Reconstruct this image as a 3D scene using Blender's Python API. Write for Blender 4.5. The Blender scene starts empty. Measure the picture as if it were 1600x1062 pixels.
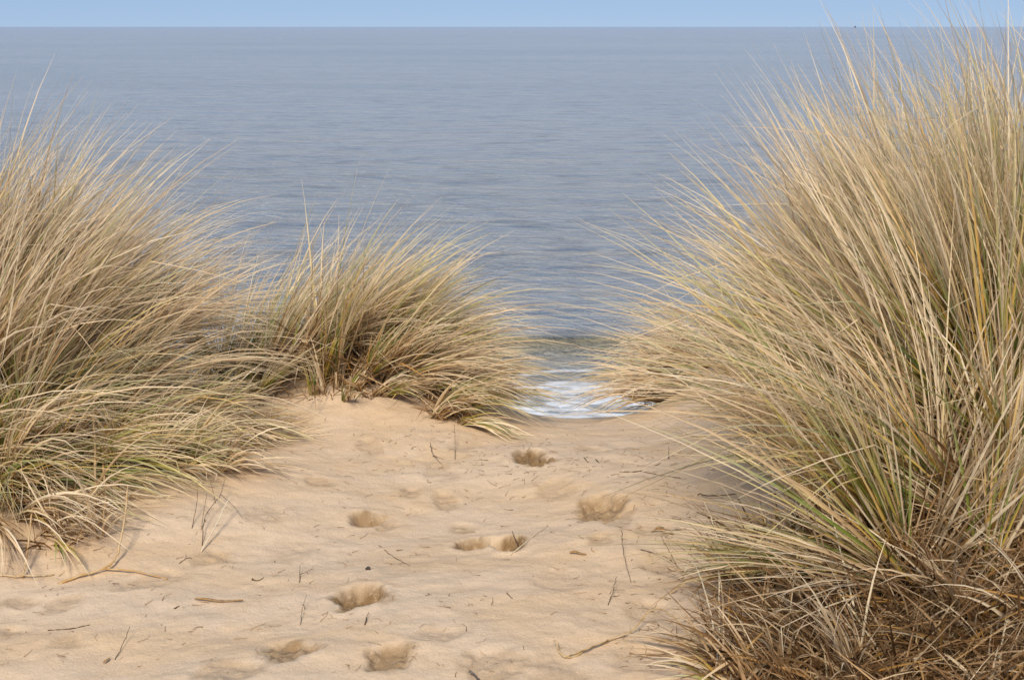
import bpy, math, random
import numpy as np
from mathutils import Vector

random.seed(7)
rng = np.random.default_rng(11)
S = bpy.context.scene
C = S.collection
PI = math.pi

# ------------------------------------------------------------------ camera, sky, sun, exposure
CAM_Z = 8.0
PITCH = math.atan(489.0 / 2222.0)
cd = bpy.data.cameras.new('camera')
cd.lens = 50.0
cd.sensor_width = 36.0
cd.clip_start = 0.05
cd.clip_end = 90000.0
cd.dof.use_dof = True
cd.dof.focus_distance = 5.3
cd.dof.aperture_fstop = 16.0
cam = bpy.data.objects.new('camera', cd)
C.objects.link(cam)
cam.location = (0, 0, CAM_Z)
cam.rotation_euler = (PI / 2 - PITCH, 0, 0)
S.camera = cam

SUN_EL = math.radians(42)
SUN_AZ = math.radians(192)          # clockwise from +Y (towards the sea)
w = bpy.data.worlds.new('World')
S.world = w
w.use_nodes = True
nt = w.node_tree
nt.nodes.clear()
sky = nt.nodes.new('ShaderNodeTexSky')
sky.sky_type = 'NISHITA'
sky.sun_disc = False
sky.sun_intensity = 1.0
sky.sun_elevation = SUN_EL
sky.sun_rotation = SUN_AZ
sky.altitude = 0.0
sky.air_density = 0.45
sky.dust_density = 0.0
sky.ozone_density = 2.0
bg = nt.nodes.new('ShaderNodeBackground')
bg.inputs['Strength'].default_value = 0.05
wo = nt.nodes.new('ShaderNodeOutputWorld')
# an even veil of thin high cloud over the clear sky
veil = nt.nodes.new('ShaderNodeMix'); veil.data_type = 'RGBA'
veil.inputs[0].default_value = 0.85
veil.inputs[7].default_value = (2.0, 2.95, 4.7, 1)
nt.links.new(sky.outputs['Color'], veil.inputs[6])
nt.links.new(veil.outputs[2], bg.inputs['Color'])
nt.links.new(bg.outputs['Background'], wo.inputs['Surface'])

sd = bpy.data.lights.new('sun', 'SUN')
sd.energy = 1.5
sd.angle = math.radians(15)
sd.color = (1.0, 0.88, 0.70)
sun = bpy.data.objects.new('sun', sd)
C.objects.link(sun)
sdir = Vector((math.sin(SUN_AZ) * math.cos(SUN_EL), math.cos(SUN_AZ) * math.cos(SUN_EL), math.sin(SUN_EL)))
sun.rotation_euler = sdir.to_track_quat('Z', 'Y').to_euler()
sun.location = (6, 0, 20)

S.view_settings.view_transform = 'Standard'
S.view_settings.look = 'None'
S.view_settings.gamma = 1.0
S.view_settings.use_curve_mapping = False
S.view_settings.exposure = 1.45
S.render.engine = 'CYCLES'

# ------------------------------------------------------------------ helpers
def tag(o, label=None, cat=None, group=None, kind=None):
    if label: o['label'] = label
    if cat: o['category'] = cat
    if group: o['group'] = group
    if kind: o['kind'] = kind
    return o

def empty(name, loc):
    o = bpy.data.objects.new(name, None)
    o.empty_display_size = 0.05
    C.objects.link(o)
    o.location = loc
    return o

def hash2(ix, iy, seed):
    h = (ix.astype(np.int64) * 374761393 + iy.astype(np.int64) * 668265263 + seed * 1274126177) & 0x7fffffff
    h = ((h ^ (h >> 13)) * 1274126177) & 0x7fffffff
    return ((h ^ (h >> 16)) & 0xffff) / 65535.0

def vnoise(x, y, seed=0):
    ix = np.floor(x); iy = np.floor(y)
    fx = x - ix; fy = y - iy
    ux = fx * fx * fx * (fx * (fx * 6 - 15) + 10)
    uy = fy * fy * fy * (fy * (fy * 6 - 15) + 10)
    a = hash2(ix, iy, seed); b = hash2(ix + 1, iy, seed)
    c = hash2(ix, iy + 1, seed); d = hash2(ix + 1, iy + 1, seed)
    return (a + (b - a) * ux) * (1 - uy) + (c + (d - c) * ux) * uy - 0.5

def fbm(x, y, seed=0, octs=4, gain=0.5):
    s = 0; a = 1.0
    for i in range(octs):
        s = s + a * vnoise(x * 2 ** i + 17.3 * i, y * 2 ** i - 9.1 * i, seed + i)
        a *= gain
    return s

def sstep(a, b, x):
    t = np.clip((x - a) / (b - a), 0, 1)
    return t * t * (3 - 2 * t)

# ------------------------------------------------------------------ the lie of the dune
PATH_Z = 6.40

def h_base(x, y):
    """Smooth height of dune, beach and sea bed in metres (sea level 0)."""
    x = np.asarray(x, float); y = np.asarray(y, float)
    z = np.full(np.broadcast(x, y).shape, PATH_Z)
    z = z + 0.025 * np.sin(x * 1.3 + 0.6) + 0.10 * fbm(x * 0.55, y * 0.55, 3, 3)
    # left mound, middle hummock, right mound
    z = z + 0.55 * np.exp(-(((x + 2.45) / 0.85) ** 2 + ((y - 5.75) / 0.75) ** 2))
    z = z + 0.20 * np.exp(-(((x + 0.72) / 0.45) ** 2 + ((y - 6.05) / 0.40) ** 2))
    z = z + 0.62 * sstep(0.55, 1.75, x) * sstep(2.9, 4.5, y) * (1 - 0.35 * sstep(4.9, 6.3, y))
    z = z + 0.55 * sstep(-3.0, -5.5, x) + 0.5 * sstep(3.2, 7, x) * sstep(1.0, -2.0, y)
    z = z - 0.06 * np.exp(-(((x - 0.22) / 0.3) ** 2 + ((y - 6.1) / 0.5) ** 2))
    # seaward face of the dune
    z = z + 0.10 * np.exp(-(((x - 1.12) / 0.36) ** 2 + ((y - 6.0) / 0.5) ** 2))
    edge = 6.25 + 0.45 * sstep(0.55, 0.95, x) + 0.35 * np.exp(-((x + 1.2) / 1.4) ** 2) + 0.5 * sstep(1.0, 3.0, np.abs(x))
    t = (y - edge) / 0.35
    drop = 0.35 * np.log1p(np.exp(np.clip(t, -30, 30)))
    drop = np.where(t > 30, y - edge, drop)
    dune = z - 0.62 * drop
    beach = (28.75 - y) * 0.06 + 0.02 * fbm(x * 0.3, y * 0.3, 41, 3)
    k = 0.5
    dd = np.clip((dune - beach) / k, -40, 40)
    return beach + k * np.log1p(np.exp(dd))

FC = math.cos(PITCH); FS = math.sin(PITCH)

def ray(px, py):
    """View direction of a photograph pixel, used to read positions off the photograph."""
    a = (px - 800.0) / 2222.0; b = -(py - 531.0) / 2222.0
    return np.array([a, FC + b * FS, -FS + b * FC])

# trodden hollows: photo position, half width and half length in m, depth, churn
PRINTS_PX = [
    (556, 935, .062, .085, .050, 1.0), (590, 938, .035, .06, .022, .7), (445, 1022, .075, .07, .022, .8),
    (612, 1028, .060, .075, .026, .8), (345, 1056, .10, .06, .022, .7), (748, 848, .050, .065, .046, .85),
    (792, 848, .055, .075, .058, 1.0), (940, 796, .075, .12, .045, .75), (968, 812, .05, .10, .035, .5),
    (832, 713, .075, .11, .035, 1.0), (572, 809, .055, .055, .030, .8), (610, 818, .03, .03, .02, .7),
    (696, 780, .045, .09, .024, .6), (772, 1040, .10, .075, .026, .7), (690, 992, .07, .06, .018, .5),
    (938, 848, .045, .05, .020, .6), (1020, 830, .06, .06, .025, .5), (100, 942, .07, .05, .016, .6),
    (15, 985, .06, .05, .018, .6), (110, 1005, .07, .04, .014, .5), (502, 752, .06, .08, .020, .5),
    (640, 768, .05, .06, .020, .5), (720, 822, .05, .05, .018, .6), (575, 700, .05, .08, .018, .5),
    (330, 868, .06, .06, .020, .6), (880, 905, .09, .09, .016, .3), (620, 888, .10, .10, .012, .2),
    (450, 860, .09, .09, .015, .3), (240, 905, .10, .06, .018, .4), (870, 1050, .09, .08, .02, .5),
    (1000, 1030, .08, .08, .02, .4), (1010, 950, .06, .08, .02, .4), (735, 690, .05, .08, .016, .4),
    (925, 700, .06, .09, .018, .4), (1040, 880, .07, .08, .022, .4), (30, 938, .05, .04, .014, .7),
    (690, 735, .06, .09, .018, .4), (870, 760, .06, .09, .02, .45), (420, 800, .07, .08, .016, .35),
]

TS = np.arange(2.6, 13.0, 0.04)

def hits(px, py, fn):
    """Where the sight lines of photograph pixels meet the ground (vectorised)."""
    px = np.atleast_1d(np.asarray(px, float)); py = np.atleast_1d(np.asarray(py, float))
    d = np.stack([(px - 800) / 2222, FC - (py - 531) / 2222 * FS, -FS - (py - 531) / 2222 * FC], -1)
    P = d[:, None, :] * TS[None, :, None]; P[..., 2] += CAM_Z
    below = P[..., 2] < h_base(P[..., 0], P[..., 1])
    k = np.maximum(np.argmax(below, 1), 1)
    lo, hi = TS[k - 1] - 0.35, TS[k] + 0.35
    for _ in range(18):
        m = (lo + hi) / 2
        Q = d * m[:, None]; Q[:, 2] += CAM_Z
        b = Q[:, 2] < fn(Q[:, 0], Q[:, 1])
        hi = np.where(b, m, hi); lo = np.where(b, lo, m)
    Q = d * hi[:, None]; Q[:, 2] += CAM_Z
    return Q

def hit(px, py, fn):
    return hits(px, py, fn)[0]

PRINTS = []
for i, (px, py, a, b, dp, ch) in enumerate(PRINTS_PX):
    p = hit(px, py, h_base)
    PRINTS.append((p[0], p[1], a, b, dp, ch, i))

def prints(x, y):
    """Depth of the trodden hollows and how churned the sand in them is."""
    x, y = np.broadcast_arrays(np.asarray(x, float), np.asarray(y, float))
    shp = x.shape
    dz = np.zeros(x.size); ch = np.zeros(x.size)
    near = np.nonzero((np.abs(x.ravel() + 0.2) < 2.0) & (y.ravel() > 2.7) & (y.ravel() < 6.6))[0]
    xf, yf = x.ravel()[near], y.ravel()[near]
    if len(near) == 0: return dz.reshape(shp), ch.reshape(shp)
    wob = 0.030 * fbm(xf * 12, yf * 12, 5, 3)
    for (cx, cy, a, b, dp, c, i) in PRINTS:
        w_ = np.nonzero((np.abs(xf - cx) < 0.40) & (np.abs(yf - cy) < 0.40))[0]
        if len(w_) == 0: continue
        rot = 0.5 * math.sin(i * 2.3)
        ux, uy = xf[w_] - cx, yf[w_] - cy
        u = ux * math.cos(rot) + uy * math.sin(rot) + wob[w_] * 1.2
        v = -ux * math.sin(rot) + uy * math.cos(rot) + wob[w_] * 1.2
        q = np.sqrt((u / a) ** 2 + (v / b) ** 2)
        m = 1 - sstep(0.55, 1.12, q)
        rim = np.exp(-((q - 1.35) / 0.3) ** 2)
        dp = dp * (1.0 if c >= 0.75 else 0.5)
        m = m * (0.75 + 0.5 * np.clip(v / b, -1, 1) * 0.5 + 0.5 * fbm(xf[w_] * 9, yf[w_] * 9, 7, 2))
        dz[near[w_]] += -dp * 0.85 * m + dp * 0.12 * rim
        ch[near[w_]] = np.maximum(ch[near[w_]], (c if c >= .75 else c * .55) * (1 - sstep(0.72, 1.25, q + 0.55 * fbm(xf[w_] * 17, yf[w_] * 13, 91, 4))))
    dz = dz.reshape(shp); ch = ch.reshape(shp)
    return dz, ch

def h_full(x, y):
    z = h_base(x, y)
    near = sstep(9.0, 7.0, y) * sstep(0.5, 1.5, y)
    dz, ch = prints(x, y)
    und = 0.022 * fbm(x * 1.9 + 3, y * 2.6, 21, 3) + 0.009 * fbm(x * 9, y * 12, 25, 4)
    soft = 0.010 * np.sin(y * 34 + 5 * fbm(x * 1.4, y * 1.4, 30, 2) * 6) * sstep(0.0, 0.35, fbm(x * 1.1, y * 1.1, 31, 2))
    clods = ch * 0.022 * np.abs(fbm(x * 34, y * 34, 27, 2)) * 2 - ch * 0.012
    return z + near * (dz + und + soft * 0.08 + clods)

def gz(x, y):
    return float(h_full(np.array([x]), np.array([y]))[0])

# ------------------------------------------------------------------ materials
def new_mat(name):
    m = bpy.data.materials.new(name)
    m.use_nodes = True
    n = m.node_tree.nodes; n.clear()
    out = n.new('ShaderNodeOutputMaterial')
    return m, m.node_tree, out

def N(t, kind, **kw):
    n = t.nodes.new(kind)
    for k, v in kw.items():
        if k.startswith('i_'):
            n.inputs[k[2:].replace('_', ' ')].default_value = v
        else:
            setattr(n, k, v)
    return n

def ramp(t, stops, interp='LINEAR'):
    r = t.nodes.new('ShaderNodeValToRGB')
    r.color_ramp.interpolation = interp
    e = r.color_ramp.elements
    while len(e) < len(stops): e.new(0.5)
    for el, (p, c) in zip(e, stops):
        el.position = p
        el.color = (c, c, c, 1) if not isinstance(c, tuple) else (*c, 1)
    return r

def mixc(t, fac, a, b, blend='MIX'):
    m = t.nodes.new('ShaderNodeMix'); m.data_type = 'RGBA'; m.blend_type = blend
    for s, v in ((0, fac), (6, a), (7, b)):
        if isinstance(v, (int, float)): m.inputs[s].default_value = v
        elif isinstance(v, tuple): m.inputs[s].default_value = (*v, 1)
        else: t.links.new(v, m.inputs[s])
    return m.outputs[2]

def math_n(t, op, a, b=None, clamp=False):
    m = t.nodes.new('ShaderNodeMath'); m.operation = op; m.use_clamp = clamp
    for i, v in enumerate((a, b)):
        if v is None: continue
        if isinstance(v, (int, float)): m.inputs[i].default_value = v
        else: t.links.new(v, m.inputs[i])
    return m.outputs[0]

def noise(t, vec, scale, detail=4, rough=0.55, dist=0.0):
    n = N(t, 'ShaderNodeTexNoise')
    n.inputs['Scale'].default_value = scale; n.inputs['Detail'].default_value = detail
    n.inputs['Roughness'].default_value = rough; n.inputs['Distortion'].default_value = dist
    t.links.new(vec, n.inputs['Vector'])
    return n.outputs['Fac']

def mapping(t, vec, scale=(1, 1, 1), rot=(0, 0, 0)):
    m = N(t, 'ShaderNodeMapping')
    m.inputs['Scale'].default_value = scale; m.inputs['Rotation'].default_value = rot
    t.links.new(vec, m.inputs['Vector'])
    return m.outputs['Vector']

def sand_material():
    m, t, out = new_mat('dune_sand')
    L = t.links.new
    pos = N(t, 'ShaderNodeTexCoord').outputs['Object']
    big = noise(t, mapping(t, pos, (1.0, 1.9, 1)), 1.7, 5, 0.6, 0.6)
    col = mixc(t, ramp_fac(t, big, 0.40, 0.66), (0.645, 0.50, 0.36), (0.635, 0.465, 0.30))
    med = noise(t, mapping(t, pos, (1.0, 1.6, 1)), 9, 6, 0.65, 0.8)
    col = mixc(t, math_n(t, 'MULTIPLY', ramp_fac(t, med, 0.56, 0.78), 0.5), col, (0.43, 0.295, 0.165))
    # damp, coarser sand where feet have turned it over
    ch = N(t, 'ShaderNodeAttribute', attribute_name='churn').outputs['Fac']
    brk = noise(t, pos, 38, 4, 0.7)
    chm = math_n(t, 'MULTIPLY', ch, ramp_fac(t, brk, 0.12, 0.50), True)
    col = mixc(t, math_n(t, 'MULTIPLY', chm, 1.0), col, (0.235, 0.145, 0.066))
    wet = N(t, 'ShaderNodeAttribute', attribute_name='wet').outputs['Fac']
    col = mixc(t, wet, col, (0.26, 0.19, 0.13))
    grain = noise(t, pos, 420, 2, 0.6)
    col = mixc(t, ramp_fac(t, grain, 0.60, 0.78), col, mixc(t, 0.35, col, (0.20, 0.12, 0.06)))
    fine = noise(t, pos, 140, 4, 0.7)
    col = mixc(t, math_n(t, 'MULTIPLY', ramp_fac(t, fine, 0.52, 0.70), 0.30), col, (0.36, 0.24, 0.14))
    col = mixc(t, math_n(t, 'MULTIPLY', ramp_fac(t, fine, 0.46, 0.32), 0.25), col, (0.66, 0.56, 0.45))
    hgt = math_n(t, 'ADD', math_n(t, 'MULTIPLY', fine, 0.006), math_n(t, 'MULTIPLY', grain, 0.0022))
    hgt = math_n(t, 'ADD', hgt, math_n(t, 'MULTIPLY', noise(t, pos, 34, 5, 0.65), 0.012))
    b = N(t, 'ShaderNodeBump'); b.inputs['Strength'].default_value = 0.55; b.inputs['Distance'].default_value = 1.0
    L(hgt, b.inputs['Height'])
    p = N(t, 'ShaderNodeBsdfPrincipled')
    p.inputs['Specular IOR Level'].default_value = 0.15
    L(col, p.inputs['Base Color']); L(b.outputs['Normal'], p.inputs['Normal'])
    rr = math_n(t, 'SUBTRACT', 0.95, math_n(t, 'MULTIPLY', wet, 0.6)); L(rr, p.inputs['Roughness'])
    L(p.outputs['BSDF'], out.inputs['Surface'])
    return m

def ramp_fac(t, v, a, b):
    m = N(t, 'ShaderNodeMapRange'); m.interpolation_type = 'SMOOTHSTEP'
    m.inputs['From Min'].default_value = a; m.inputs['From Max'].default_value = b
    t.links.new(v, m.inputs['Value'])
    return m.outputs['Result']

def water_material():
    m, t, out = new_mat('sea_water')
    L = t.links.new
    pos = N(t, 'ShaderNodeTexCoord').outputs['Object']
    chop = noise(t, mapping(t, pos, (0.62, 1.0, 1), (0, 0, 0.1)), 1.25, 6, 0.62, 0.3)
    mid = noise(t, mapping(t, pos, (0.65, 1.0, 1), (0, 0, -0.08)), 0.30, 4, 0.55, 0.5)
    swell = noise(t, mapping(t, pos, (0.4, 1.0, 1)), 0.085, 4, 0.6, 0.3)
    hgt = math_n(t, 'ADD', math_n(t, 'MULTIPLY', chop, 1.15), math_n(t, 'MULTIPLY', mid, 1.7))
    hgt = math_n(t, 'ADD', hgt, math_n(t, 'MULTIPLY', swell, 2.2))
    b = N(t, 'ShaderNodeBump'); b.inputs['Strength'].default_value = 1.0; b.inputs['Distance'].default_value = 1.0
    L(hgt, b.inputs['Height'])
    patch = noise(t, mapping(t, pos, (0.35, 1.0, 1)), 0.012, 5, 0.6, 0.6)
    col = mixc(t, ramp_fac(t, patch, 0.35, 0.65), (0.325, 0.335, 0.335), (0.385, 0.385, 0.38))
    ripple_shade = noise(t, mapping(t, pos, (0.55, 1.0, 1)), 0.42, 6, 0.72, 0.3)  # darker dashes paint the shaded faces of small ripples into the water colour
    col = mixc(t, math_n(t, 'MULTIPLY', ramp_fac(t, ripple_shade, 0.50, 0.66), 0.65), col, (0.15, 0.16, 0.17))
    silt = N(t, 'ShaderNodeAttribute', attribute_name='silt').outputs['Fac']
    col = mixc(t, silt, col, (0.20, 0.185, 0.115))
    p = N(t, 'ShaderNodeBsdfPrincipled')
    p.inputs['Roughness'].default_value = 0.12
    p.inputs['IOR'].default_value = 1.333
    foam = N(t, 'ShaderNodeAttribute', attribute_name='foam').outputs['Fac']
    fn = noise(t, mapping(t, pos, (0.42, 1.0, 1)), 2.3, 6, 0.7, 1.2)
    thr = math_n(t, 'SUBTRACT', 0.84, math_n(t, 'MULTIPLY', foam, 0.43))
    fm = ramp_fac(t, math_n(t, 'SUBTRACT', fn, thr), -0.09, 0.17)
    L(col, p.inputs['Base Color']); L(b.outputs['Normal'], p.inputs['Normal'])
    f = N(t, 'ShaderNodeBsdfPrincipled'); f.inputs['Base Color'].default_value = (0.76, 0.78, 0.80, 1)
    f.inputs['Roughness'].default_value = 0.7
    mx = N(t, 'ShaderNodeMixShader')
    L(fm, mx.inputs[0]); L(p.outputs[0], mx.inputs[1]); L(f.outputs[0], mx.inputs[2])
    L(mx.outputs[0], out.inputs['Surface'])
    return m

def blade_material(name, stops, trans=0.25, spec=0.25, bleach=0.6, tip=(0.84, 0.71, 0.53)):
    m, t, out = new_mat(name)
    L = t.links.new
    tint = N(t, 'ShaderNodeAttribute', attribute_name='tint').outputs['Fac']
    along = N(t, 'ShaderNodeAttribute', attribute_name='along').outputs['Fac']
    r = ramp(t, stops); L(tint, r.inputs['Fac'])
    pos = N(t, 'ShaderNodeTexCoord').outputs['Object']
    nz = noise(t, pos, 9, 4, 0.6)
    # leaves bleach towards the tip; sheath brown, deepened to paint shade inside the clump
    col = mixc(t, math_n(t, 'MULTIPLY', ramp_fac(t, along, 0.30, 0.95), bleach), r.outputs['Color'], tip)
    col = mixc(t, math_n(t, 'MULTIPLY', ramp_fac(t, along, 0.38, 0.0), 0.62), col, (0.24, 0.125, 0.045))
    col = mixc(t, math_n(t, 'MULTIPLY', ramp_fac(t, nz, 0.52, 0.72), 0.35), col, (0.30, 0.19, 0.09))
    p = N(t, 'ShaderNodeBsdfPrincipled')
    p.inputs['Roughness'].default_value = 0.48
    p.inputs['Specular IOR Level'].default_value = spec
    L(col, p.inputs['Base Color'])
    tr = N(t, 'ShaderNodeBsdfTranslucent'); L(col, tr.inputs['Color'])
    mx = N(t, 'ShaderNodeMixShader'); mx.inputs[0].default_value = trans
    L(p.outputs[0], mx.inputs[1]); L(tr.outputs[0], mx.inputs[2]); L(mx.outputs[0], out.inputs['Surface'])
    return m

STRAW = [(0.0, (0.15, 0.08, 0.03)), (0.10, (0.36, 0.21, 0.085)), (0.22, (0.64, 0.45, 0.235)), (0.45, (0.80, 0.63, 0.40)),
         (0.62, (0.86, 0.75, 0.56)), (0.70, (0.66, 0.50, 0.14)), (0.78, (0.72, 0.44, 0.08)), (0.84, (0.48, 0.45, 0.09)),
         (0.92, (0.26, 0.33, 0.055)), (1.0, (0.09, 0.14, 0.035))]
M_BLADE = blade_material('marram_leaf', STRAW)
ROT = [(0.0, (0.075, 0.04, 0.018)), (0.10, (0.19, 0.10, 0.04)), (0.22, (0.34, 0.205, 0.10)), (0.40, (0.50, 0.36, 0.21)), (0.60, (0.68, 0.55, 0.37)),
       (0.78, (0.48, 0.25, 0.06)), (1.0, (0.20, 0.19, 0.07))]
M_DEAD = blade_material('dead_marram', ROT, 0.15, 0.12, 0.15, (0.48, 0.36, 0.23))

def plain(name, a, b, scale=20, rough=0.8, stretch=(1, 1, 1)):
    m, t, out = new_mat(name)
    pos = N(t, 'ShaderNodeTexCoord').outputs['Object']
    f = noise(t, mapping(t, pos, stretch), scale, 5, 0.65)
    p = N(t, 'ShaderNodeBsdfPrincipled'); p.inputs['Roughness'].default_value = rough
    p.inputs['Specular IOR Level'].default_value = 0.25
    t.links.new(mixc(t, ramp_fac(t, f, 0.35, 0.65), a, b), p.inputs['Base Color'])
    bp = N(t, 'ShaderNodeBump'); bp.inputs['Strength'].default_value = 0.4; bp.inputs['Distance'].default_value = 0.002
    t.links.new(f, bp.inputs['Height']); t.links.new(bp.outputs['Normal'], p.inputs['Normal'])
    t.links.new(p.outputs[0], out.inputs['Surface'])
    return m

M_TWIG = plain('dark_twig', (0.055, 0.035, 0.022), (0.13, 0.085, 0.05), 60)
M_DRY = plain('dry_stem', (0.40, 0.27, 0.12), (0.58, 0.44, 0.26), 45)
M_OCHRE = plain('ochre_stem', (0.50, 0.30, 0.12), (0.58, 0.44, 0.26), 22)
M_RUST = plain('rusty_leaf', (0.30, 0.16, 0.06), (0.46, 0.30, 0.14), 90)
M_PALE = plain('bleached_stem', (0.60, 0.50, 0.34), (0.68, 0.60, 0.45), 40)
M_SEED = plain('seed_husk', (0.40, 0.24, 0.10), (0.55, 0.38, 0.20), 60)
M_STONE = plain('dark_stone', (0.03, 0.025, 0.022), (0.07, 0.055, 0.045), 120, 0.6)
M_FEATHER = plain('grey_feather', (0.07, 0.06, 0.055), (0.15, 0.13, 0.115), 80)
M_HULL = plain('ship_paint', (0.05, 0.055, 0.065), (0.06, 0.065, 0.08), 1)

# ------------------------------------------------------------------ ground and sea
def tensor_grid(name, xs, ys, zf, mat, attrs):
    X, Y = np.meshgrid(xs, ys)
    Z = zf(X, Y)
    nx, ny = len(xs), len(ys)
    co = np.stack([X, Y, Z], -1).reshape(-1, 3)
    idx = np.arange(nx * ny).reshape(ny, nx)
    q = np.stack([idx[:-1, :-1], idx[:-1, 1:], idx[1:, 1:], idx[1:, :-1]], -1).reshape(-1, 4)
    me = bpy.data.meshes.new(name)
    me.vertices.add(len(co)); me.vertices.foreach_set('co', co.ravel())
    me.loops.add(q.size); me.loops.foreach_set('vertex_index', q.ravel().astype(np.int32))
    me.polygons.add(len(q))
    me.polygons.foreach_set('loop_start', np.arange(0, q.size, 4, dtype=np.int32))
    me.update(calc_edges=True)
    me.polygons.foreach_set('use_smooth', np.ones(len(q), bool))
    for k, fnc in attrs.items():
        a = me.attributes.new(k, 'FLOAT', 'POINT')
        a.data.foreach_set('value', np.clip(fnc(X, Y), 0, 1).astype(np.float32).ravel())
    me.materials.append(mat)
    o = bpy.data.objects.new(name, me); C.objects.link(o)
    return o

def spaced(*segs):
    out = [np.array([segs[0][0]])]
    for a, b, n in segs:
        out.append(np.linspace(a, b, n + 1)[1:])
    return np.concatenate(out)

gx = spaced((-80, -12, 34), (-12, -3.2, 60), (-3.2, -1.75, 50), (-1.75, 1.25, 330), (1.25, 3, 60), (3, 12, 60), (12, 80, 34))
gy = spaced((-25, 1.5, 50), (1.5, 2.9, 30), (2.9, 5.2, 270), (5.2, 6.6, 110), (6.6, 9, 50), (9, 36, 80))
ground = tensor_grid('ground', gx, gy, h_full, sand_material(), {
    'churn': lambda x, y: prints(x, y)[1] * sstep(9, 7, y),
    'wet': lambda x, y: sstep(24.0, 27.6, y + 0.5 * fbm(x * 0.4, y * 0.4, 77, 2))})
tag(ground, kind='structure')

def sea_z(x, y):
    crest = 34.9 + 0.35 * np.sin(x * 0.22 + 0.6) + 0.25 * fbm(x * 0.5, y * 0.0, 51, 2)
    amp = 0.38 * (0.55 + 0.45 * np.cos((x - 1.5) * 0.22)) + 0.05 * fbm(x * 0.4, y * 0, 52, 2)
    d = y - crest
    z = np.where(d < 0, np.exp(-(d / 0.42) ** 2), np.exp(-(d / 1.3) ** 2)) * np.clip(amp, 0.05, 1)
    c2 = 31.0 + 0.5 * np.sin(x * 0.3)
    z = z + 0.06 * np.exp(-((y - c2) / 0.5) ** 2) + 0.03 * np.exp(-((y - 29.6 - 0.3 * np.sin(x * .5)) / 0.3) ** 2)
    for k in range(7):
        yc = 42 + 9.5 * k + 1.2 * np.sin(x * 0.05 + k)
        z = z + (0.10 - 0.006 * k) * np.exp(-((y - yc) / 1.6) ** 2) * (0.6 + 0.8 * vnoise(x * 0.08 + 9 * k, x * 0 + k, 60))
    fade = sstep(140, 90, y)
    return z * fade + 0.03 * fbm(x * 0.6, y * 1.1, 71, 2) * fade

sx = spaced((-40000, -4000, 12), (-4000, -400, 18), (-400, -60, 30), (-60, -12, 60), (-12, 12, 140), (12, 60, 60), (60, 400, 30), (400, 4000, 18), (4000, 40000, 12))
sy = spaced((27, 37, 110), (37, 60, 110), (60, 140, 100), (140, 600, 60), (600, 4000, 30), (4000, 45000, 20))
sea = tensor_grid('water', sx, sy, sea_z, water_material(), {
    'silt': lambda x, y: 0.8 * np.exp(-((y - 34.75 - 0.35 * np.sin(x * 0.22 + 0.6)) / 0.40) ** 2) + 0.2 * sstep(36.0, 34.0, y),
    'foam': lambda x, y: sstep(34.0, 33.0, y + 0.5 * fbm(x * 0.5, y * 0.5, 80, 2)) * sstep(28.0, 28.9, y) * (0.80 + 0.5 * fbm(x * 0.9, y * 1.4, 81, 3))
        + 0.55 * sstep(28.6, 28.8, y) * sstep(29.2, 29.0, y)})
tag(sea, kind='structure')

# ------------------------------------------------------------------ blades of grass
SEG = 7

def make_blades(p):
    """p: dict of arrays. Returns verts (n, SEG+1, 3, 3)."""
    n = len(p['L'])
    s = np.linspace(0, 1, SEG + 1)
    pts = np.zeros((n, SEG + 1, 3)); pts[:, 0] = p['root']
    tan = np.zeros((n, SEG + 1, 3))
    th = p['t0'].copy(); ph = p['phi'].copy()
    for i in range(SEG + 1):
        u = s[i]
        tt = p['t0'] + p['bend'] * u ** p['pw']
        tt = np.minimum(np.where(u > p['ks'], tt + p['kb'], tt), 1.95)
        pp = p['phi'] + p['turn'] * u + np.where(u > p['ks'], p['kp'], 0)
        tan[:, i] = np.stack([np.sin(tt) * np.cos(pp), np.sin(tt) * np.sin(pp), np.cos(tt)], -1)
        if i < SEG:
            pts[:, i + 1] = pts[:, i] + tan[:, i] * (p['L'] / SEG)[:, None]
    g = h_full(pts[:, 1:, 0], pts[:, 1:, 1]) + 0.006 + 0.03 * p['lift'][:, None]
    pts[:, 1:, 2] = np.maximum(pts[:, 1:, 2], g)
    tan[:, :-1] = pts[:, 1:] - pts[:, :-1]; tan[:, -1] = tan[:, -2]
    tan /= np.linalg.norm(tan, axis=-1, keepdims=True) + 1e-9
    ref = np.stack([-np.sin(p['phi']), np.cos(p['phi']), np.zeros(n)], -1)[:, None, :]
    nor = np.cross(tan, np.broadcast_to(ref, tan.shape))
    nor /= np.linalg.norm(nor, axis=-1, keepdims=True) + 1e-9
    sid = np.cross(nor, tan)
    a = (p['roll'][:, None] + p['twist'][:, None] * s[None, :])[..., None]
    sd_ = sid * np.cos(a) + nor * np.sin(a)
    nd_ = -sid * np.sin(a) + nor * np.cos(a)
    wid = (p['w'][:, None] * np.clip((1 - s) * 1.9, 0.04, 1) ** 0.75 * (0.75 + 0.25 * np.clip(s * 4, 0, 1)))[..., None]
    V = np.stack([pts - sd_ * wid * 0.5, pts + nd_ * wid * 0.38, pts + sd_ * wid * 0.5], 2)
    return V

BQ = []
for i in range(SEG):
    for c in range(2):
        BQ.append((i * 3 + c, i * 3 + c + 1, (i + 1) * 3 + c + 1, (i + 1) * 3 + c))
BQ = np.array(BQ)
PV = (SEG + 1) * 3

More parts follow.
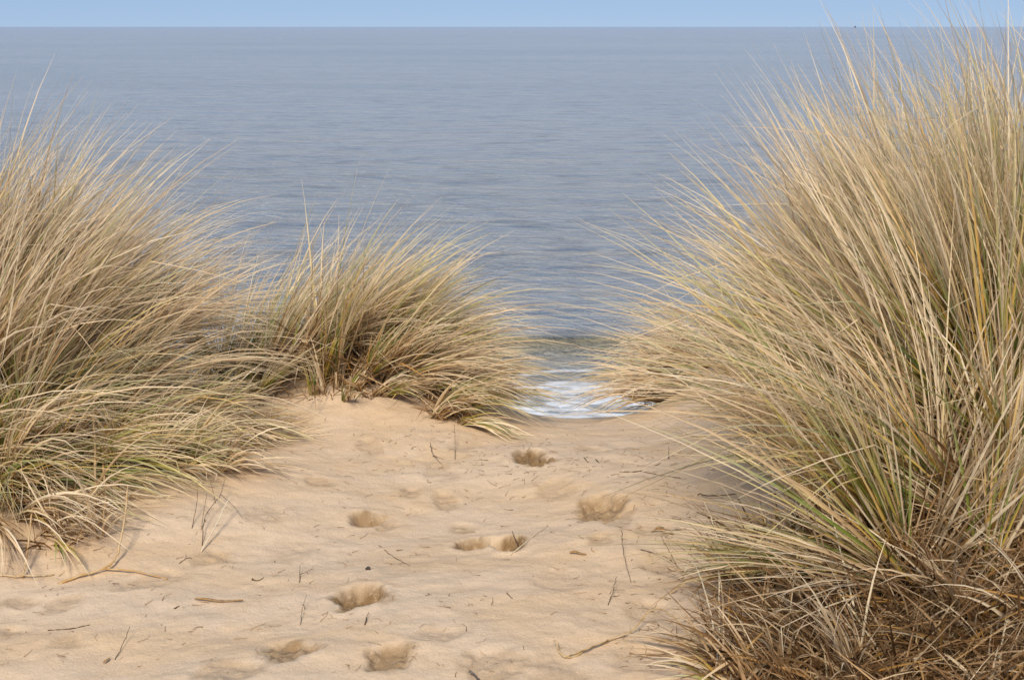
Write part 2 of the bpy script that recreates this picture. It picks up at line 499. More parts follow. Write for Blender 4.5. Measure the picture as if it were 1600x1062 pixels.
def blades_object(name, V, tint, origin, parent, mat=M_BLADE):
    n = len(V)
    co = (V.reshape(n * PV, 3) - np.asarray(origin)).astype(np.float32)
    q = (BQ[None] + (np.arange(n) * PV)[:, None, None]).reshape(-1, 4)
    me = bpy.data.meshes.new(name)
    me.vertices.add(len(co)); me.vertices.foreach_set('co', co.ravel())
    me.loops.add(q.size); me.loops.foreach_set('vertex_index', q.ravel().astype(np.int32))
    me.polygons.add(len(q))
    me.polygons.foreach_set('loop_start', np.arange(0, q.size, 4, dtype=np.int32))
    me.update(calc_edges=True)
    me.polygons.foreach_set('use_smooth', np.ones(len(q), bool))
    a = me.attributes.new('tint', 'FLOAT', 'POINT')
    a.data.foreach_set('value', np.repeat(tint, PV).astype(np.float32))
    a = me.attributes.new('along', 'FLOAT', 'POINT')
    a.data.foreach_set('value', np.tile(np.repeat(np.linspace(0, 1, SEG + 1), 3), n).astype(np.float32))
    me.materials.append(mat)
    o = bpy.data.objects.new(name, me); C.objects.link(o)
    o.parent = parent
    return o

def pick_tint(n, green, brown, pale):
    """Age of each leaf along the colour ramp: dead brown, straw, bleached, green, yellowing."""
    y = green * 0.45
    t = rng.choice(5, n, p=[brown, 1 - brown - pale - green - y, pale, green, y])
    lo = np.array([0.0, 0.18, 0.48, 0.82, 0.66])[t]; hi = np.array([0.18, 0.48, 0.62, 1.0, 0.80])[t]
    return rng.uniform(lo, hi)

def tussock(x, y, r, n, L, label, wind=(0, 0), fan=0.55, sig=0.16, bend=(0.25, 0.85), green=0.24, brown=0.25, pale=0.24,
            ndead=0.35, dl=(.22, .62), dt=(0.0, 0.20), nsingle=60, w=0.0060, ry=None, group='tussocks of marram grass'):
    ry = ry or r
    org = (x, y, gz(x, y))
    root = empty('marram_grass', org)
    tag(root, label, 'grass tussock', group)
    # standing leaves
    def common(m):
        return {'ks': np.full(m, 2.0), 'kb': np.zeros(m), 'kp': np.zeros(m), 'turn': rng.normal(0, 0.22, m), 'pw': rng.uniform(1.0, 2.0, m),
                'roll': rng.uniform(0, PI, m), 'twist': rng.normal(0, 1.2, m), 'lift': rng.random(m) ** 2}
    ang = rng.uniform(0, 2 * PI, n); rad = np.sqrt(rng.random(n))
    ox = np.cos(ang) * rad; oy = np.sin(ang) * rad
    # leaves come up in shoots: pull the roots towards a few dozen shoot bases
    ns = max(8, n // 20)
    sa = rng.uniform(0, 2 * PI, ns); sr = np.sqrt(rng.random(ns))
    k = rng.integers(0, ns, n)
    shoot_l = rng.normal(0, sig * 1.15, (ns, 2)); shoot_L = rng.normal(1, 0.10, ns); shoot_b = rng.uniform(0, 1, ns); shoot_t = rng.random(ns)
    ox = np.cos(sa[k]) * sr[k] + rng.normal(0, 0.05, n); oy = np.sin(sa[k]) * sr[k] + rng.normal(0, 0.05, n)
    p = common(n)
    rx_, ry_ = x + ox * r, y + oy * ry
    p['root'] = np.stack([rx_, ry_, h_full(rx_, ry_) - 0.01], -1)
    lx = ox * fan + wind[0] + shoot_l[k, 0] + rng.normal(0, sig * 0.45, n)
    ly = oy * fan + wind[1] + shoot_l[k, 1] + rng.normal(0, sig * 0.45, n)
    p['t0'] = np.clip(np.hypot(lx, ly), 0.02, 1.25); p['phi'] = np.arctan2(ly, lx)
    # leaves bend over downwind more than upwind
    wl = math.hypot(*wind)
    dn = (np.cos(p['phi']) * wind[0] + np.sin(p['phi']) * wind[1]) / (wl + 1e-6) if wl > 0.03 else np.zeros(n)
    p['bend'] = (bend[0] + (bend[1] - bend[0]) * (0.5 * shoot_b[k] + 0.5 * rng.random(n))) * (0.8 + 0.35 * dn) + 0.25 * (p['t0'] > 0.7)
    p['L'] = np.clip(L * shoot_L[k] * rng.normal(0.92, 0.19, n), 0.15 * L, 1.4 * L)
    p['w'] = w * rng.uniform(0.55, 1.35, n)
    sn = rng.random(n) < 0.07
    p['ks'] = np.where(sn, rng.uniform(0.35, 0.85, n), 2.0)
    p['kb'] = np.where(sn, rng.normal(0.7, 0.45, n), 0); p['kp'] = np.where(sn, rng.normal(0, 0.8, n), 0)
    gs = (rng.random(ns) < green * 1.6)[k]          # living shoots among the dry ones
    tint = np.where(gs, pick_tint(n, 0.52, 0.02, 0.05), pick_tint(n, green * 0.2, brown, pale))
    tint = np.where((rng.random(n) < 0.22) & ~gs, np.interp(shoot_t[k], [0, .2, 1], [0.05, 0.25, 0.6]), tint)
    # leaves that show largest (towards the viewer, tall) are parts of their own
    score = -oy * 0.6 + p['L'] / L + rng.random(n) * 0.9
    order = np.argsort(-score)
    single, mass = order[:nsingle], order[nsingle:]
    p['w'][single] *= rng.uniform(1.0, 1.35, len(single))
    tint[single] = np.where(rng.random(len(single)) < 0.25, rng.uniform(0.5, 0.66, len(single)), tint[single])
    V = make_blades(p)
    for j in single:
        blades_object('blade', V[j:j + 1], tint[j:j + 1], org, root)
    tag(blades_object('foliage', V[mass], tint[mass], org, root), kind='stuff')
    # dead leaves and broken stems tangled round the foot
    m = int(n * ndead)
    if m:
        p = common(m)
        ang = rng.uniform(0, 2 * PI, m); rad = np.sqrt(rng.random(m)) * 1.12
        rx_, ry_ = x + np.cos(ang) * rad * r, y + np.sin(ang) * rad * ry
        p['root'] = np.stack([rx_, ry_, h_full(rx_, ry_) + rng.random(m) ** 2 * 0.16 * L], -1)
        p['t0'] = rng.uniform(0.45, 1.5, m)
        p['phi'] = np.where(rng.random(m) < 0.6, ang + rng.normal(0, 0.7, m), rng.uniform(0, 2 * PI, m))
        p['bend'] = rng.uniform(0.0, 1.1, m)
        p['ks'] = np.where(rng.random(m) < 0.45, rng.uniform(0.2, 0.8, m), 2.0)
        p['kb'] = rng.normal(0.5, 0.4, m); p['kp'] = rng.normal(0, 0.9, m)
        p['L'] = L * rng.uniform(dl[0], dl[1], m); p['w'] = w * rng.uniform(0.4, 1.0, m) * np.where(rng.random(m) < .15, 2.0, 1.1)
        u_ = rng.random(m)
        tint2 = np.where(u_ < 0.62, rng.uniform(dt[0], dt[1] + 0.06, m), np.where(u_ < 0.93, rng.uniform(0.2, 0.6, m), rng.uniform(0.7, 0.85, m)))
        tag(blades_object('dead_leaves', make_blades(p), tint2, org, root, M_DEAD), kind='stuff')
    return root

def X(px, Y): return (px - 800.0) / 2222.0 * Y * 1.005

LG = 'marram tussocks on the left of the path'
MG = 'marram tussocks on the hummock by the sea'
RG = 'marram tussocks on the right bank'
T = tussock
# left bank
T(X(-60, 5.2), 5.2, .30, 900, .89, 'tall straw-coloured tussock cut off by the left picture edge, tips highest of the left bank', (.36, 0), fan=.35, group=LG)
T(X(60, 5.45), 5.45, .28, 1000, .87, 'dense tawny tussock leaning right at the crown of the left bank, beside the picture edge', (.50, 0), fan=.35, group=LG, green=.14)
T(X(75, 5.75), 5.75, .20, 560, .70, 'windswept pale tussock reaching far right over the water from the left bank', (.60, .02), group=LG, bend=(.2, .65), pale=.35)
T(X(190, 6.3), 6.3, .16, 120, .42, 'thin low tussock at the back of the left bank, in front of the open sea', (.5, 0), group=LG, pale=.4, nsingle=50)
T(X(-20, 4.85), 4.85, .24, 700, .56, 'green-streaked low tussock in front of the left bank, at the picture edge', (.55, -.1), sig=.27, group=LG, green=.42, brown=.22, bend=(.4, 1.1))
T(X(80, 5.0), 5.0, .23, 640, .50, 'dark green and straw tangle in the shaded middle of the left bank', (.60, -.05), sig=.27, group=LG, green=.5, brown=.25, bend=(.4, 1.1))
T(X(165, 5.25), 5.25, .18, 440, .40, 'bushy dry tussock bowing right where the left bank meets the path', (.5, -.1), sig=.27, group=LG, green=.2, brown=.2, bend=(.4, 1.1))
T(X(310, 5.35), 5.35, .11, 280, .38, 'small tussock drooping its long leaves on the sand below the middle hummock', (.75, -.15), sig=.27, group=LG, green=.22, bend=(.6, 1.3), nsingle=70)
T(X(370, 5.8), 5.8, .12, 240, .34, 'small grey-green upright tuft between the left bank and the middle hummock', (.35, 0), group=LG, green=.35, pale=.3)
T(X(-20, 4.6), 4.6, .17, 300, .42, 'dry flattened tuft lying on the sand at the foot of the left bank', (.75, -.25), sig=.27, group=LG, bend=(.5, 1.3), brown=.25)
T(X(200, 4.9), 4.9, .13, 260, .32, 'short brown tuft half buried in sand at the front of the left bank', (.45, -.2), group=LG, brown=.3, bend=(.5, 1.2))
T(X(-190, 4.9), 4.9, .30, 420, .85, 'outermost tussock of the left bank, mostly beyond the left picture edge', (.3, 0), group=LG, nsingle=20)
T(X(285, 4.98), 4.98, .12, 90, .30, 'sparse dry wisps on bare sand just right of the short brown tuft', (.55, -.2), group=LG, brown=.35, bend=(.3, 1.2), sig=.35, nsingle=50, ndead=.6)
T(X(70, 4.4), 4.4, .13, 70, .30, 'few loose pale straws on the sand below the left bank, near the picture edge', (.5, -.25), group=LG, brown=.3, pale=.4, green=.05, bend=(.3, 1.3), sig=.4, nsingle=45, ndead=.6)
# middle hummock
T(X(370, 6.35), 6.35, .14, 210, .60, 'thin upright grey-green tussock at the left end of the middle hummock', (.36, 0), group=MG, green=.30, pale=.35, fan=.25, bend=(.2, .8))
T(X(310, 6.6), 6.6, .15, 80, .34, 'sparse low tuft before the water in the gap beside the left bank', (.35, 0), group=MG, pale=.4, nsingle=40)
T(X(445, 6.1), 6.1, .20, 520, .63, 'tawny tussock standing on the left half of the middle hummock', (.52, 0), group=MG, fan=.34, bend=(.3, .8))
T(X(545, 6.0), 6.0, .20, 720, .69, 'tallest tussock of the middle hummock, its tips swept right against the sea', (.60, 0), group=MG, fan=.36, bend=(.35, .8))
T(X(615, 6.0), 6.0, .18, 640, .54, 'dense brown tussock brushed far right on the middle hummock', (.70, 0), group=MG, green=.2, brown=.2, bend=(.2, .7))
T(X(675, 5.9), 5.9, .14, 420, .40, 'low tussock drooping right towards the surf at the end of the middle hummock', (.90, -.1), group=MG, green=.18, bend=(.4, 1.0))
T(X(700, 5.65), 5.65, .09, 200, .30, 'flat green-tipped tuft combed over the sand beside the gap to the sea', (.95, -.15), group=MG, green=.3, bend=(.6, 1.2), nsingle=50)
T(X(520, 5.75), 5.75, .20, 200, .22, 'short broken stems along the sandy front of the middle hummock', (.2, -.1), group=MG, brown=.3, nsingle=40, ry=.06)
# right bank
T(X(1080, 6.25), 6.2, .15, 480, .40, 'low sandy-coloured tussock drooping left beside the gap to the sea', (-.8, -.05), group=RG, green=.10, pale=.3, bend=(.4, 1.0))
T(X(1328, 5.5), 5.5, .20, 480, .53, 'tussock thrown far left over the path at the seaward end of the right bank', (-.68, 0), group=RG, bend=(.15, .6))
T(X(1368, 5.0), 5.0, .24, 640, .77, 'tall tussock fanning left, the outermost against the sea on the right bank', (-.32, 0), group=RG, bend=(.12, .5))
T(X(1468, 4.7), 4.7, .27, 860, 0.89, 'tallest pale tussock of the right bank, its tips almost at the horizon', (-.12, 0), group=RG, bend=(.1, .45), pale=.34)
T(X(1550, 4.8), 4.8, .27, 860, 0.89, 'upright straw-coloured tussock behind the front row, near the right picture edge', (-.05, 0), group=RG, bend=(.1, .45), pale=.34)
T(X(1630, 4.3), 4.3, .27, 800, 0.89, 'big tussock cut by the right picture edge, with yellow and green leaves', (-.12, 0), group=RG, bend=(.1, .5), green=.32)
T(X(1453, 4.45), 4.45, .20, 560, .74, 'tussock arching long leaves left across the shaded sand of the right bank', (-.62, -.1), group=RG, bend=(.1, .55), green=.28)
T(X(1498, 4.1), 4.1, .22, 560, .92, 'tussock of the right bank with green heart, spreading left in long arcs over the shaded sand', (-.34, -.03), fan=.6, sig=.22, group=RG, green=.34, bend=(.08, .45), nsingle=90)
T(X(1580, 3.95), 3.95, .24, 560, .92, 'dark-hearted tussock at the right edge with stems crossing over it', (-.40, -.03), fan=.6, sig=.22, group=RG, green=.34, brown=.22, bend=(.05, .45), nsingle=90)
T(X(1438, 3.72), 3.72, .17, 330, .70, 'foremost tussock of the right bank, thin straight leaves fanned left over brown litter', (-.36, .05), fan=.5, sig=.26, group=RG, green=.28, brown=.25, bend=(.05, .5), nsingle=90)
T(X(1520, 3.6), 3.6, .20, 360, .84, 'foremost tussock in the lower right corner, straight stems rising from dark litter', (-.45, .05), fan=.5, sig=.26, group=RG, green=.32, brown=.25, bend=(.05, .45), nsingle=90)
T(X(1255, 3.8), 3.8, .15, 100, .33, 'dry brown tuft with splayed stalks at the foot of the right bank', (-.3, -.1), group=RG, brown=.7, green=.03, pale=.1, bend=(.2, 1.0), ndead=4.2, dl=(.3, 1.1), dt=(0, .11), nsingle=40, w=.006, sig=.3)
T(X(1260, 3.3), 3.3, .17, 70, .26, 'low brown tuft with bleached stalks at the bottom edge of the picture', (-.25, -.1), group=RG, brown=.7, green=.02, pale=.1, bend=(.2, 1.1), ndead=7, dl=(.3, 1.1), dt=(0, .11), nsingle=30, w=.006, sig=.3)
T(X(1410, 3.4), 3.4, .24, 90, .34, 'tangle of dead brown leaves in the bottom right corner', (-.25, -.05), group=RG, brown=.7, green=.03, pale=.1, bend=(.2, 1.0), ndead=11, dl=(.3, 1.2), dt=(0, .11), nsingle=30, w=.006, sig=.3)
T(X(1590, 3.4), 3.4, .24, 90, .36, 'dead tangle at the lower right picture edge', (-.3, -.05), group=RG, brown=.7, green=.03, pale=.1, bend=(.2, 1.0), ndead=11, dl=(.3, 1.2), dt=(0, .11), nsingle=30, w=.006, sig=.3)
T(X(1500, 3.05), 3.05, .24, 60, .24, 'flattened dead leaves along the bottom picture edge below the right bank', (-.2, .0), group=RG, brown=.7, green=.03, pale=.1, bend=(.2, 1.2), ndead=15, dl=(.3, 1.2), dt=(0, .11), nsingle=30, w=.006, sig=.3)
T(X(1740, 4.9), 4.9, .32, 500, .95, 'outermost tussock of the right bank, mostly beyond the right picture edge', (-.1, 0), group=RG, nsingle=20)

# ------------------------------------------------------------------ loose things on the sand
def catmull(P, k=6):
    P = np.array(P, float)
    if len(P) < 3: 
        t = np.linspace(0, 1, 5)[:, None]
        return P[0] * (1 - t) + P[-1] * t
    Q = np.vstack([2 * P[0] - P[1], P, 2 * P[-1] - P[-2]])
    out = []
    for i in range(1, len(Q) - 2):
        for j in range(k):
            t = j / k
            a, b, c, d = Q[i - 1], Q[i], Q[i + 1], Q[i + 2]
            out.append(0.5 * (2 * b + (c - a) * t + (2 * a - 5 * b + 4 * c - d) * t * t + (3 * b - a - 3 * c + d) * t ** 3))
    out.append(P[-1])
    return np.array(out)

def tube_data(P, r0, r1, sides=6, flat=1.0, knots=0.0):
    P = np.array(P); n = len(P)
    T_ = np.gradient(P, axis=0); T_ /= np.linalg.norm(T_, axis=1, keepdims=True) + 1e-9
    up = np.array([0.0, 0.0, 1.0]) if abs(T_[:, 2]).mean() < 0.8 else np.array([0.0, 1.0, 0.0])
    vs, fs = [], []
    for i in range(n):
        s = np.cross(T_[i], up); s /= np.linalg.norm(s) + 1e-9
        u = np.cross(s, T_[i])
        rr = r0 + (r1 - r0) * i / (n - 1)
        rr *= 0.62 * (1 + knots * (0.5 if i % 5 == 0 else 0) + 0.16 * math.sin(i * 2.1 + n))
        for k in range(sides):
            a = 2 * PI * k / sides
            vs.append(P[i] + s * math.cos(a) * rr + u * math.sin(a) * rr * flat)
    for i in range(n - 1):
        for k in range(sides):
            k2 = (k + 1) % sides
            fs.append((i * sides + k, i * sides + k2, (i + 1) * sides + k2, (i + 1) * sides + k))
    fs.append(tuple(range(sides))[::-1]); fs.append(tuple((n - 1) * sides + k for k in range(sides)))
    return vs, fs

def mesh_obj(name, vs, fs, mat, origin=(0, 0, 0), parent=None):
    me = bpy.data.meshes.new(name)
    me.from_pydata([tuple(np.asarray(v) - np.asarray(origin)) for v in vs], [], fs)
    me.polygons.foreach_set('use_smooth', np.ones(len(fs), bool)); me.update()
    me.materials.append(mat)
    o = bpy.data.objects.new(name, me); C.objects.link(o)
    if parent: o.parent = parent
    else: o.location = origin
    return o

def lay(pts, lifts, rad):
    """Photograph positions on the sand -> points resting on it, lifted by the given heights."""
    out = []
    for (px, py), l in zip(pts, lifts):
        p = hit(px, py, h_full)
        out.append([p[0], p[1], gz(p[0], p[1]) + rad * 0.7 + l])
    return out

def stem(name, cat, label, paths, mat, r0, r1, group=None, flat=1.0, knots=0.0):
    """paths: the main stem first, then side branches (parts)."""
    lines = []
    for pts, lifts in paths:
        l = catmull(lay(pts, lifts or [0] * len(pts), r0 * .4), 7)
        jit = rng.normal(0, min(.0018, r0 * .45 + .0004), l.shape); jit[0] = 0; l = l + jit * (np.arange(len(l)) % 3 == 1)[:, None]
        lines.append(l)
    org = lines[0][0]
    if len(lines) == 1:
        vs, fs = tube_data(lines[0], r0, r1, 6, flat, knots)
        o = mesh_obj(name, vs, fs, mat, org)
    else:
        o = empty(name, org)
        for i, l in enumerate(lines):
            vs, fs = tube_data(l, r0 * (1 if i == 0 else .7), r1, 6, flat, knots)
            mesh_obj('stem' if i == 0 else 'side_shoot', vs, fs, mat, org, o)
    tag(o, label, cat, group)
    return o

TW = 'dark twigs lying on the path'
stem('twig', 'twig', 'forked dark twig lying on the sand left of the right bank, near the gap', [([(968, 737), (1000, 736), (1025, 727), (1046, 716)], None), ([(1000, 736), (1030, 742), (1072, 748)], None), ([(1044, 717), (1045, 706)], [0, .02])], M_TWIG, .0032, .0012, TW)
stem('twig', 'twig', 'crooked dark twig standing up in front of the middle hummock', [([(672, 700), (676, 712), (692, 728)], [.02, .01, 0]), ([(676, 712), (694, 718)], None)], M_TWIG, .0025, .001, TW)
stem('twig', 'twig', 'short black twig slanting by the forked twig', [([(931, 718), (942, 730)], None)], M_TWIG, .004, .0015, TW)
stem('twig', 'twig', 'tiny curved twig farther from the right bank than the black one', [([(913, 715), (919, 723)], None)], M_TWIG, .003, .0015, TW)
stem('twig', 'twig', 'stout dark twig poking out of the right bank over shaded sand', [([(1090, 778), (1120, 781), (1150, 781)], [.01, .015, .02])], M_TWIG, .004, .003, TW)
stem('twig', 'twig', 'long thin twig curving up from the shaded sand beside the right bank', [([(970, 852), (975, 880), (986, 910)], [.05, .03, 0])], M_TWIG, .002, .001, TW)
stem('twig', 'twig', 'long wiry twig running down towards the foot of the right bank', [([(1000, 858), (1040, 880), (1075, 905)], [0, .02, .01]), ([(1032, 846), (1048, 870), (1062, 892)], [.02, .01, 0])], M_TWIG, .002, .001, TW)
stem('twig', 'twig', 'grey stick lying flat at the lower left of the sand', [([(75, 985), (105, 983), (140, 976)], None)], M_TWIG, .0032, .002, TW)
stem('twig', 'twig', 'thin upright sprig leaning right above the lower left sand', [([(180, 1030), (192, 1012), (204, 994)], [0, .01, .03])], M_TWIG, .002, .0012, TW)
stem('twig', 'twig', 'long black straw lying level at the left edge of the sand', [([(0, 857), (50, 857), (102, 862)], None)], M_TWIG, .0025, .0012, TW)
stem('twig', 'twig', 'hair-thin bent stalk standing left of the deepest footprint', [([(470, 976), (473, 958), (480, 943)], [0, .015, .03])], M_TWIG, .0014, .0008, TW)
stem('twig', 'twig', 'black sliver stuck below the deepest footprint', [([(570, 976), (575, 962)], [0, .01])], M_TWIG, .0035, .0012, TW)
stem('twig', 'twig', 'black chip standing in the double footprint', [([(810, 855), (800, 840)], [0, .02])], M_TWIG, .005, .0015, TW)
stem('twig', 'twig', 'fine forked sprig at mid left of the bare sand', [([(468, 910), (469, 892)], [0, .02]), ([(469, 902), (480, 897), (489, 894)], [.01, .01, .012])], M_TWIG, .0022, .001, TW)
stem('twig', 'twig', 'dark twig end at the bottom middle of the picture', [([(734, 1050), (742, 1056), (750, 1064)], None)], M_FEATHER, .007, .004, TW)
stem('twig', 'twig', 'reddish thin twig lying slantwise above the left footprint', [([(592, 852), (612, 868), (641, 884)], None)], M_TWIG, .0018, .0012, TW)
stem('twig', 'twig', 'branching dark sprig beside the short brown tuft of the left bank', [([(316, 852), (322, 820), (345, 790), (352, 770)], [0, .03, .04, .05]), ([(345, 790), (362, 800), (378, 812)], [.04, .03, .01]), ([(338, 800), (330, 778)], [.03, .06])], M_TWIG, .0024, .001, TW)
stem('twig', 'twig', 'pair of thin dark stalks standing before the left bank', [([(300, 825), (307, 806), (311, 790)], [0, .03, .06]), ([(314, 828), (320, 808), (324, 795)], [0, .03, .05])], M_TWIG, .002, .001, TW)
stem('twig', 'twig', 'small twig bent double at the left below the bare stalks', [([(280, 880), (292, 872), (300, 872)], None)], M_TWIG, .0025, .0015, TW)
stem('twig', 'twig', 'dark curl lying right of the rusty leaf on the left sand', [([(394, 906), (404, 907), (412, 902)], None)], M_TWIG, .004, .0015, TW)
stem('twig', 'twig', 'short dark splinter on the sand below the rust-brown leaf', [([(272, 951), (281, 946)], None)], M_TWIG, .004, .002, TW)
stem('twig', 'twig', 'little dark splinter on the open sand right of the deepest footprint', [([(792, 926), (800, 935)], None)], M_TWIG, .003, .0015, TW)
stem('twig', 'twig', 'splayed thin sprig on the sand near the bent pale stalk of the right bank', [([(950, 945), (960, 925), (962, 915)], [0, .02, .03]), ([(957, 927), (975, 926)], [.01, .01])], M_TWIG, .002, .001, TW)

SG = 'dry stems on the sand'
stem('dry_stalk', 'dry stalk', 'pale thick straw leaning beside the branching dark sprig', [([(314, 862), (340, 835), (362, 808)], [0, .04, .08])], M_PALE, .0042, .003, SG, .6)
stem('dry_stalk', 'dry stalk', 'pale straw lying across the edge of the double footprint', [([(798, 868), (825, 846), (856, 822)], [.002, .004, .004])], M_PALE, .003, .0015, SG)
stem('dry_stalk', 'dry stalk', 'knotted ochre stalk bent in a hook at the bottom right of the sand', [([(866, 1012), (886, 1030), (930, 1012), (985, 993), (1018, 978), (1050, 995), (1080, 1020)], [.02, .004, .008, .012, .05, .06, .04]), ([(884, 1028), (910, 1022), (950, 1006)], [.006, .01, .012])], M_DRY, .0042, .003, SG, 1.0, .5)
stem('dry_stalk', 'dry stalk', 'orange rhizome lying exposed on the left sand, curving up into a bare stem', [([(92, 912), (125, 903), (165, 893), (182, 878), (196, 855), (204, 822)], [.0, .006, .012, .02, .08, .14]), ([(165, 893), (210, 896), (262, 905)], [.008, .006, 0])], M_OCHRE, .009, .004, SG, .7)
stem('dry_stalk', 'dry stalk', 'yellowish root at the left picture edge with one pale shoot', [([(-10, 898), (25, 903), (60, 903), (85, 898)], [.0, .006, .008, 0]), ([(36, 903), (46, 875), (54, 838)], [.0, .05, .10])], M_OCHRE, .008, .004, SG, .6)
stem('dry_stalk', 'dry stalk', 'broad ochre stem curving out of the sand into the left bank', [([(114, 850), (136, 836), (150, 815), (152, 770), (152, 700)], [.0, .02, .05, .12, .2]), ([(136, 838), (160, 825), (166, 800), (164, 770)], [.02, .03, .06, .1])], M_OCHRE, .010, .006, SG, .45)
stem('dry_stalk', 'dry stalk', 'bleached stalk arching out of the right foot tuft towards the path', [([(1130, 1075), (1105, 1010), (1080, 962), (1066, 960)], [.02, .12, .16, .12])], M_PALE, .0045, .003, SG, .5)
stem('dry_stalk', 'dry stalk', 'tall bleached stalk curving up beside the arching one', [([(1120, 1075), (1122, 1000), (1116, 940), (1095, 900)], [.02, .12, .20, .24])], M_PALE, .0045, .0025, SG, .5)
stem('dry_stalk', 'dry stalk', 'pale stem standing alone before the small drooping tussock', [([(408, 722), (420, 692), (430, 662)], [0, .06, .12])], M_PALE, .003, .002, SG)
stem('dry_stalk', 'dry stalk', 'straight vertical stem thin as wire in front of the gap', [([(711, 718), (711, 700), (710, 686)], [0, .03, .06])], M_TWIG, .0015, .001, SG)

stem('dry_stalk', 'dry stalk', 'broad ochre sheath rising from the tangle at the bottom edge, right of the path', [([(1172, 1056), (1186, 1020), (1198, 980), (1208, 900)], [.03, .07, .12, .22])], M_OCHRE, .010, .005, SG, .4)
stem('dry_stalk', 'dry stalk', 'long pale straw leaning over the brown tangle in the lower right corner', [([(1330, 1030), (1290, 940), (1250, 850)], [.14, .26, .36])], M_PALE, .0048, .0022, SG, .6)

def dead_leaf(label, pts, mat, wid, curl=.012):
    P = catmull(lay(pts, [0.004] * len(pts), .003), 5)
    n = len(P); vs, fs = [], []
    d = P[-1] - P[0]; s = np.cross(d / np.linalg.norm(d), (0, 0, 1)); 
    for i in range(n):
        t = i / (n - 1); ww = wid * math.sin(PI * min(.97, t * .92 + .06)) ** .8
        for c in (-1, -.4, .4, 1):
            for_z = curl * c * c * (0.6 + .4 * math.sin(t * 7))
            vs.append(P[i] + s * ww * c * .5 + np.array([0, 0, for_z + curl * math.sin(t * 5) * .4]))
    m = len(vs)
    vs += [v - np.array([0, 0, .0015]) for v in vs]
    for i in range(n - 1):
        for c in range(3):
            a = i * 4 + c
            fs.append((a, a + 1, a + 5, a + 4)); fs.append((m + a, m + a + 4, m + a + 5, m + a + 1))
        for c in (0, 3):
            a = i * 4 + c; q = (a, a + 4, m + a + 4, m + a)
            fs.append(q if c == 0 else q[::-1])
    o = mesh_obj('dead_leaf', vs, fs, mat, P[0])
    return tag(o, label, 'dead leaf', 'dead leaves on the sand')
dead_leaf('small orange leaf lying flat on the sand right of the double footprint', [(890, 866), (902, 866), (916, 868)], M_RUST, .012, .004)
dead_leaf('curled brown leaf on the sand at the edge of the right bank shade', [(1018, 834), (1034, 831), (1052, 836)], M_RUST, .02, .008)
dead_leaf('rust-brown leaf with a long tail on the left sand', [(304, 938), (322, 940), (345, 941), (380, 940)], M_RUST, .011, .004)
dead_leaf('orange leaf shard poking up in the bottom right tangle', [(1282, 1050), (1276, 1020), (1266, 990)], M_RUST, .028, .006)
dead_leaf('tiny rusty flake near the bottom left edge of the sand', [(162, 1038), (172, 1030)], M_RUST, .008, .002)

# pebble
import bmesh
bm = bmesh.new(); bmesh.ops.create_icosphere(bm, subdivisions=2, radius=.008)
for v in bm.verts:
    v.co *= 1 + .18 * math.sin(v.co.x * 420 + v.co.y * 300); v.co.z *= .7
me = bpy.data.meshes.new('pebble'); bm.to_mesh(me); bm.free(); me.materials.append(M_STONE)
o = bpy.data.objects.new('pebble', me); C.objects.link(o)
q = hit(575, 889, h_full); o.location = (q[0], q[1], q[2] + .003)
tag(o, 'single black pebble on the bare sand above the deepest footprint', 'pebble')

# seed head caught on a stem at the back of the left bank
Y = 6.35; x0 = X(318, Y); z0 = gz(x0, Y)
r_ = empty('seed_stalk', (x0, Y, z0)); tag(r_, 'lone stalk with a ragged seed head against the sea, right of the left bank', 'seed stalk')
tp = 8.0 - (Y * math.tan(PITCH - math.atan((531 - 425) / 2222)))
line = catmull([(x0, Y, z0 - .02), (x0 + .01, Y, (z0 + tp) / 2), (X(330, Y), Y, tp)])
vs, fs = tube_data(line, .003, .002); mesh_obj('stalk', vs, fs, M_DRY, (x0, Y, z0), r_)
vs, fs = [], []
e = line[-1]
for k in range(26):
    a = rng.uniform(0, 2 * PI); l = rng.uniform(.02, .05); t = rng.uniform(-.6, .4)
    b0 = e + np.array([rng.normal(0, .012), rng.normal(0, .008), rng.normal(0, .012)])
    b1 = b0 + l * np.array([-.9 + .5 * math.cos(a), .4 * math.sin(a), t])
    v2, f2 = tube_data(np.linspace(b0, b1, 4), .003, .0012, 4, .6)
    o_ = len(vs); vs += v2; fs += [tuple(i + o_ for i in f) for f in f2]
mesh_obj('seed_head', vs, fs, M_SEED, (x0, Y, z0), r_)
v2, f2 = tube_data(catmull([e + np.array([.005, 0, .0]), e + np.array([.012, 0, .02]), e + np.array([.016, 0, .045])]), .006, .002)
mesh_obj('husk', v2, f2, M_STONE, (x0, Y, z0), r_)

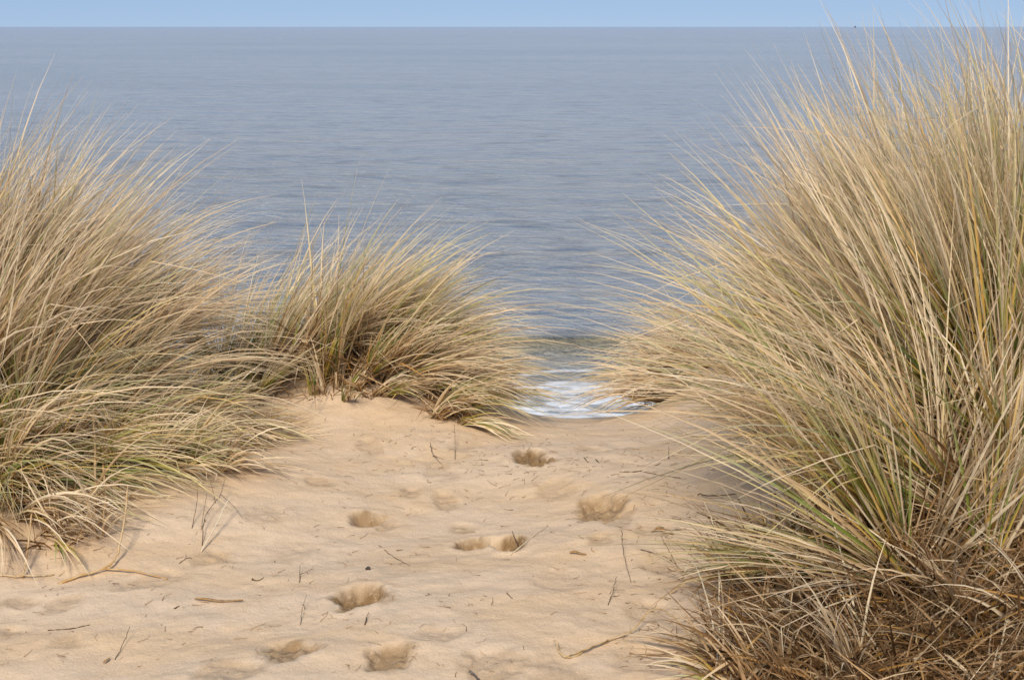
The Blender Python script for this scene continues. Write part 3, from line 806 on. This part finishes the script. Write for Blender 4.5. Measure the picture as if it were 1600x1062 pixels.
# litter of straw crumbs, too many to count
vs, fs = [], []
n = 950
LP = np.stack([rng.uniform(0, 1150, n), 655 + 400 * rng.random(n)], -1)
c_ = rng.random(n)
LP[c_ < .22] = np.stack([rng.normal(800, 170, (c_ < .22).sum()), rng.normal(712, 28, (c_ < .22).sum())], -1)
LP[c_ > .70] = np.stack([rng.normal(1060, 50, (c_ > .70).sum()), rng.uniform(690, 1050, (c_ > .70).sum())], -1)
LP = LP[LP[:, 1] > 655]
for p in hits(LP[:, 0], LP[:, 1], h_base):
    l = rng.gamma(2, .009) + .004; a = rng.uniform(0, PI)
    k = rng.normal(0, .5)
    pts = [np.array([p[0] + l * (t - .5) * math.cos(a + k * t), p[1] + l * (t - .5) * math.sin(a + k * t), 0]) for t in (0, .5, 1)]
    zz = h_full(np.array([q[0] for q in pts]), np.array([q[1] for q in pts]))
    for q_, z_ in zip(pts, zz): q_[2] = z_ + .003
    v2, f2 = tube_data(pts, rng.uniform(.0008, .0021), .0006, 4)
    o_ = len(vs); vs += v2; fs += [tuple(i + o_ for i in f) for f in f2]
lit = mesh_obj('litter', vs, fs, plain('straw_crumbs', (0.12, 0.07, 0.035), (0.40, 0.24, 0.11), 6))
tag(lit, 'crumbs of dark and rusty straw scattered over the path', 'straw litter', kind='stuff')

# ship on the horizon
D = 12000.0
r_ = empty('ship', (X(1321, D), D, 0)); tag(r_, 'tiny dark ship on the horizon at the upper right', 'ship')
def box(name, x0, x1, y0, y1, z0, z1, tx=1.0):
    vs = [(x0 * tx, y0, z0), (x1 * tx, y0, z0), (x1 * tx, y1, z0), (x0 * tx, y1, z0), (x0, y0, z1), (x1, y0, z1), (x1, y1, z1), (x0, y1, z1)]
    fs = [(3, 2, 1, 0), (4, 5, 6, 7), (0, 1, 5, 4), (1, 2, 6, 5), (2, 3, 7, 6), (3, 0, 4, 7)]
    o = mesh_obj(name, vs, fs, M_HULL, (0, 0, 0), r_)
    o.data.polygons.foreach_set('use_smooth', np.zeros(6, bool))
box('hull', -5, 5, -20, 20, -1, 5, .7); box('wheelhouse', -4, 4, -6, 6, 5.003, 11); box('mast', -.6, .6, -.6, .6, 11.003, 16)
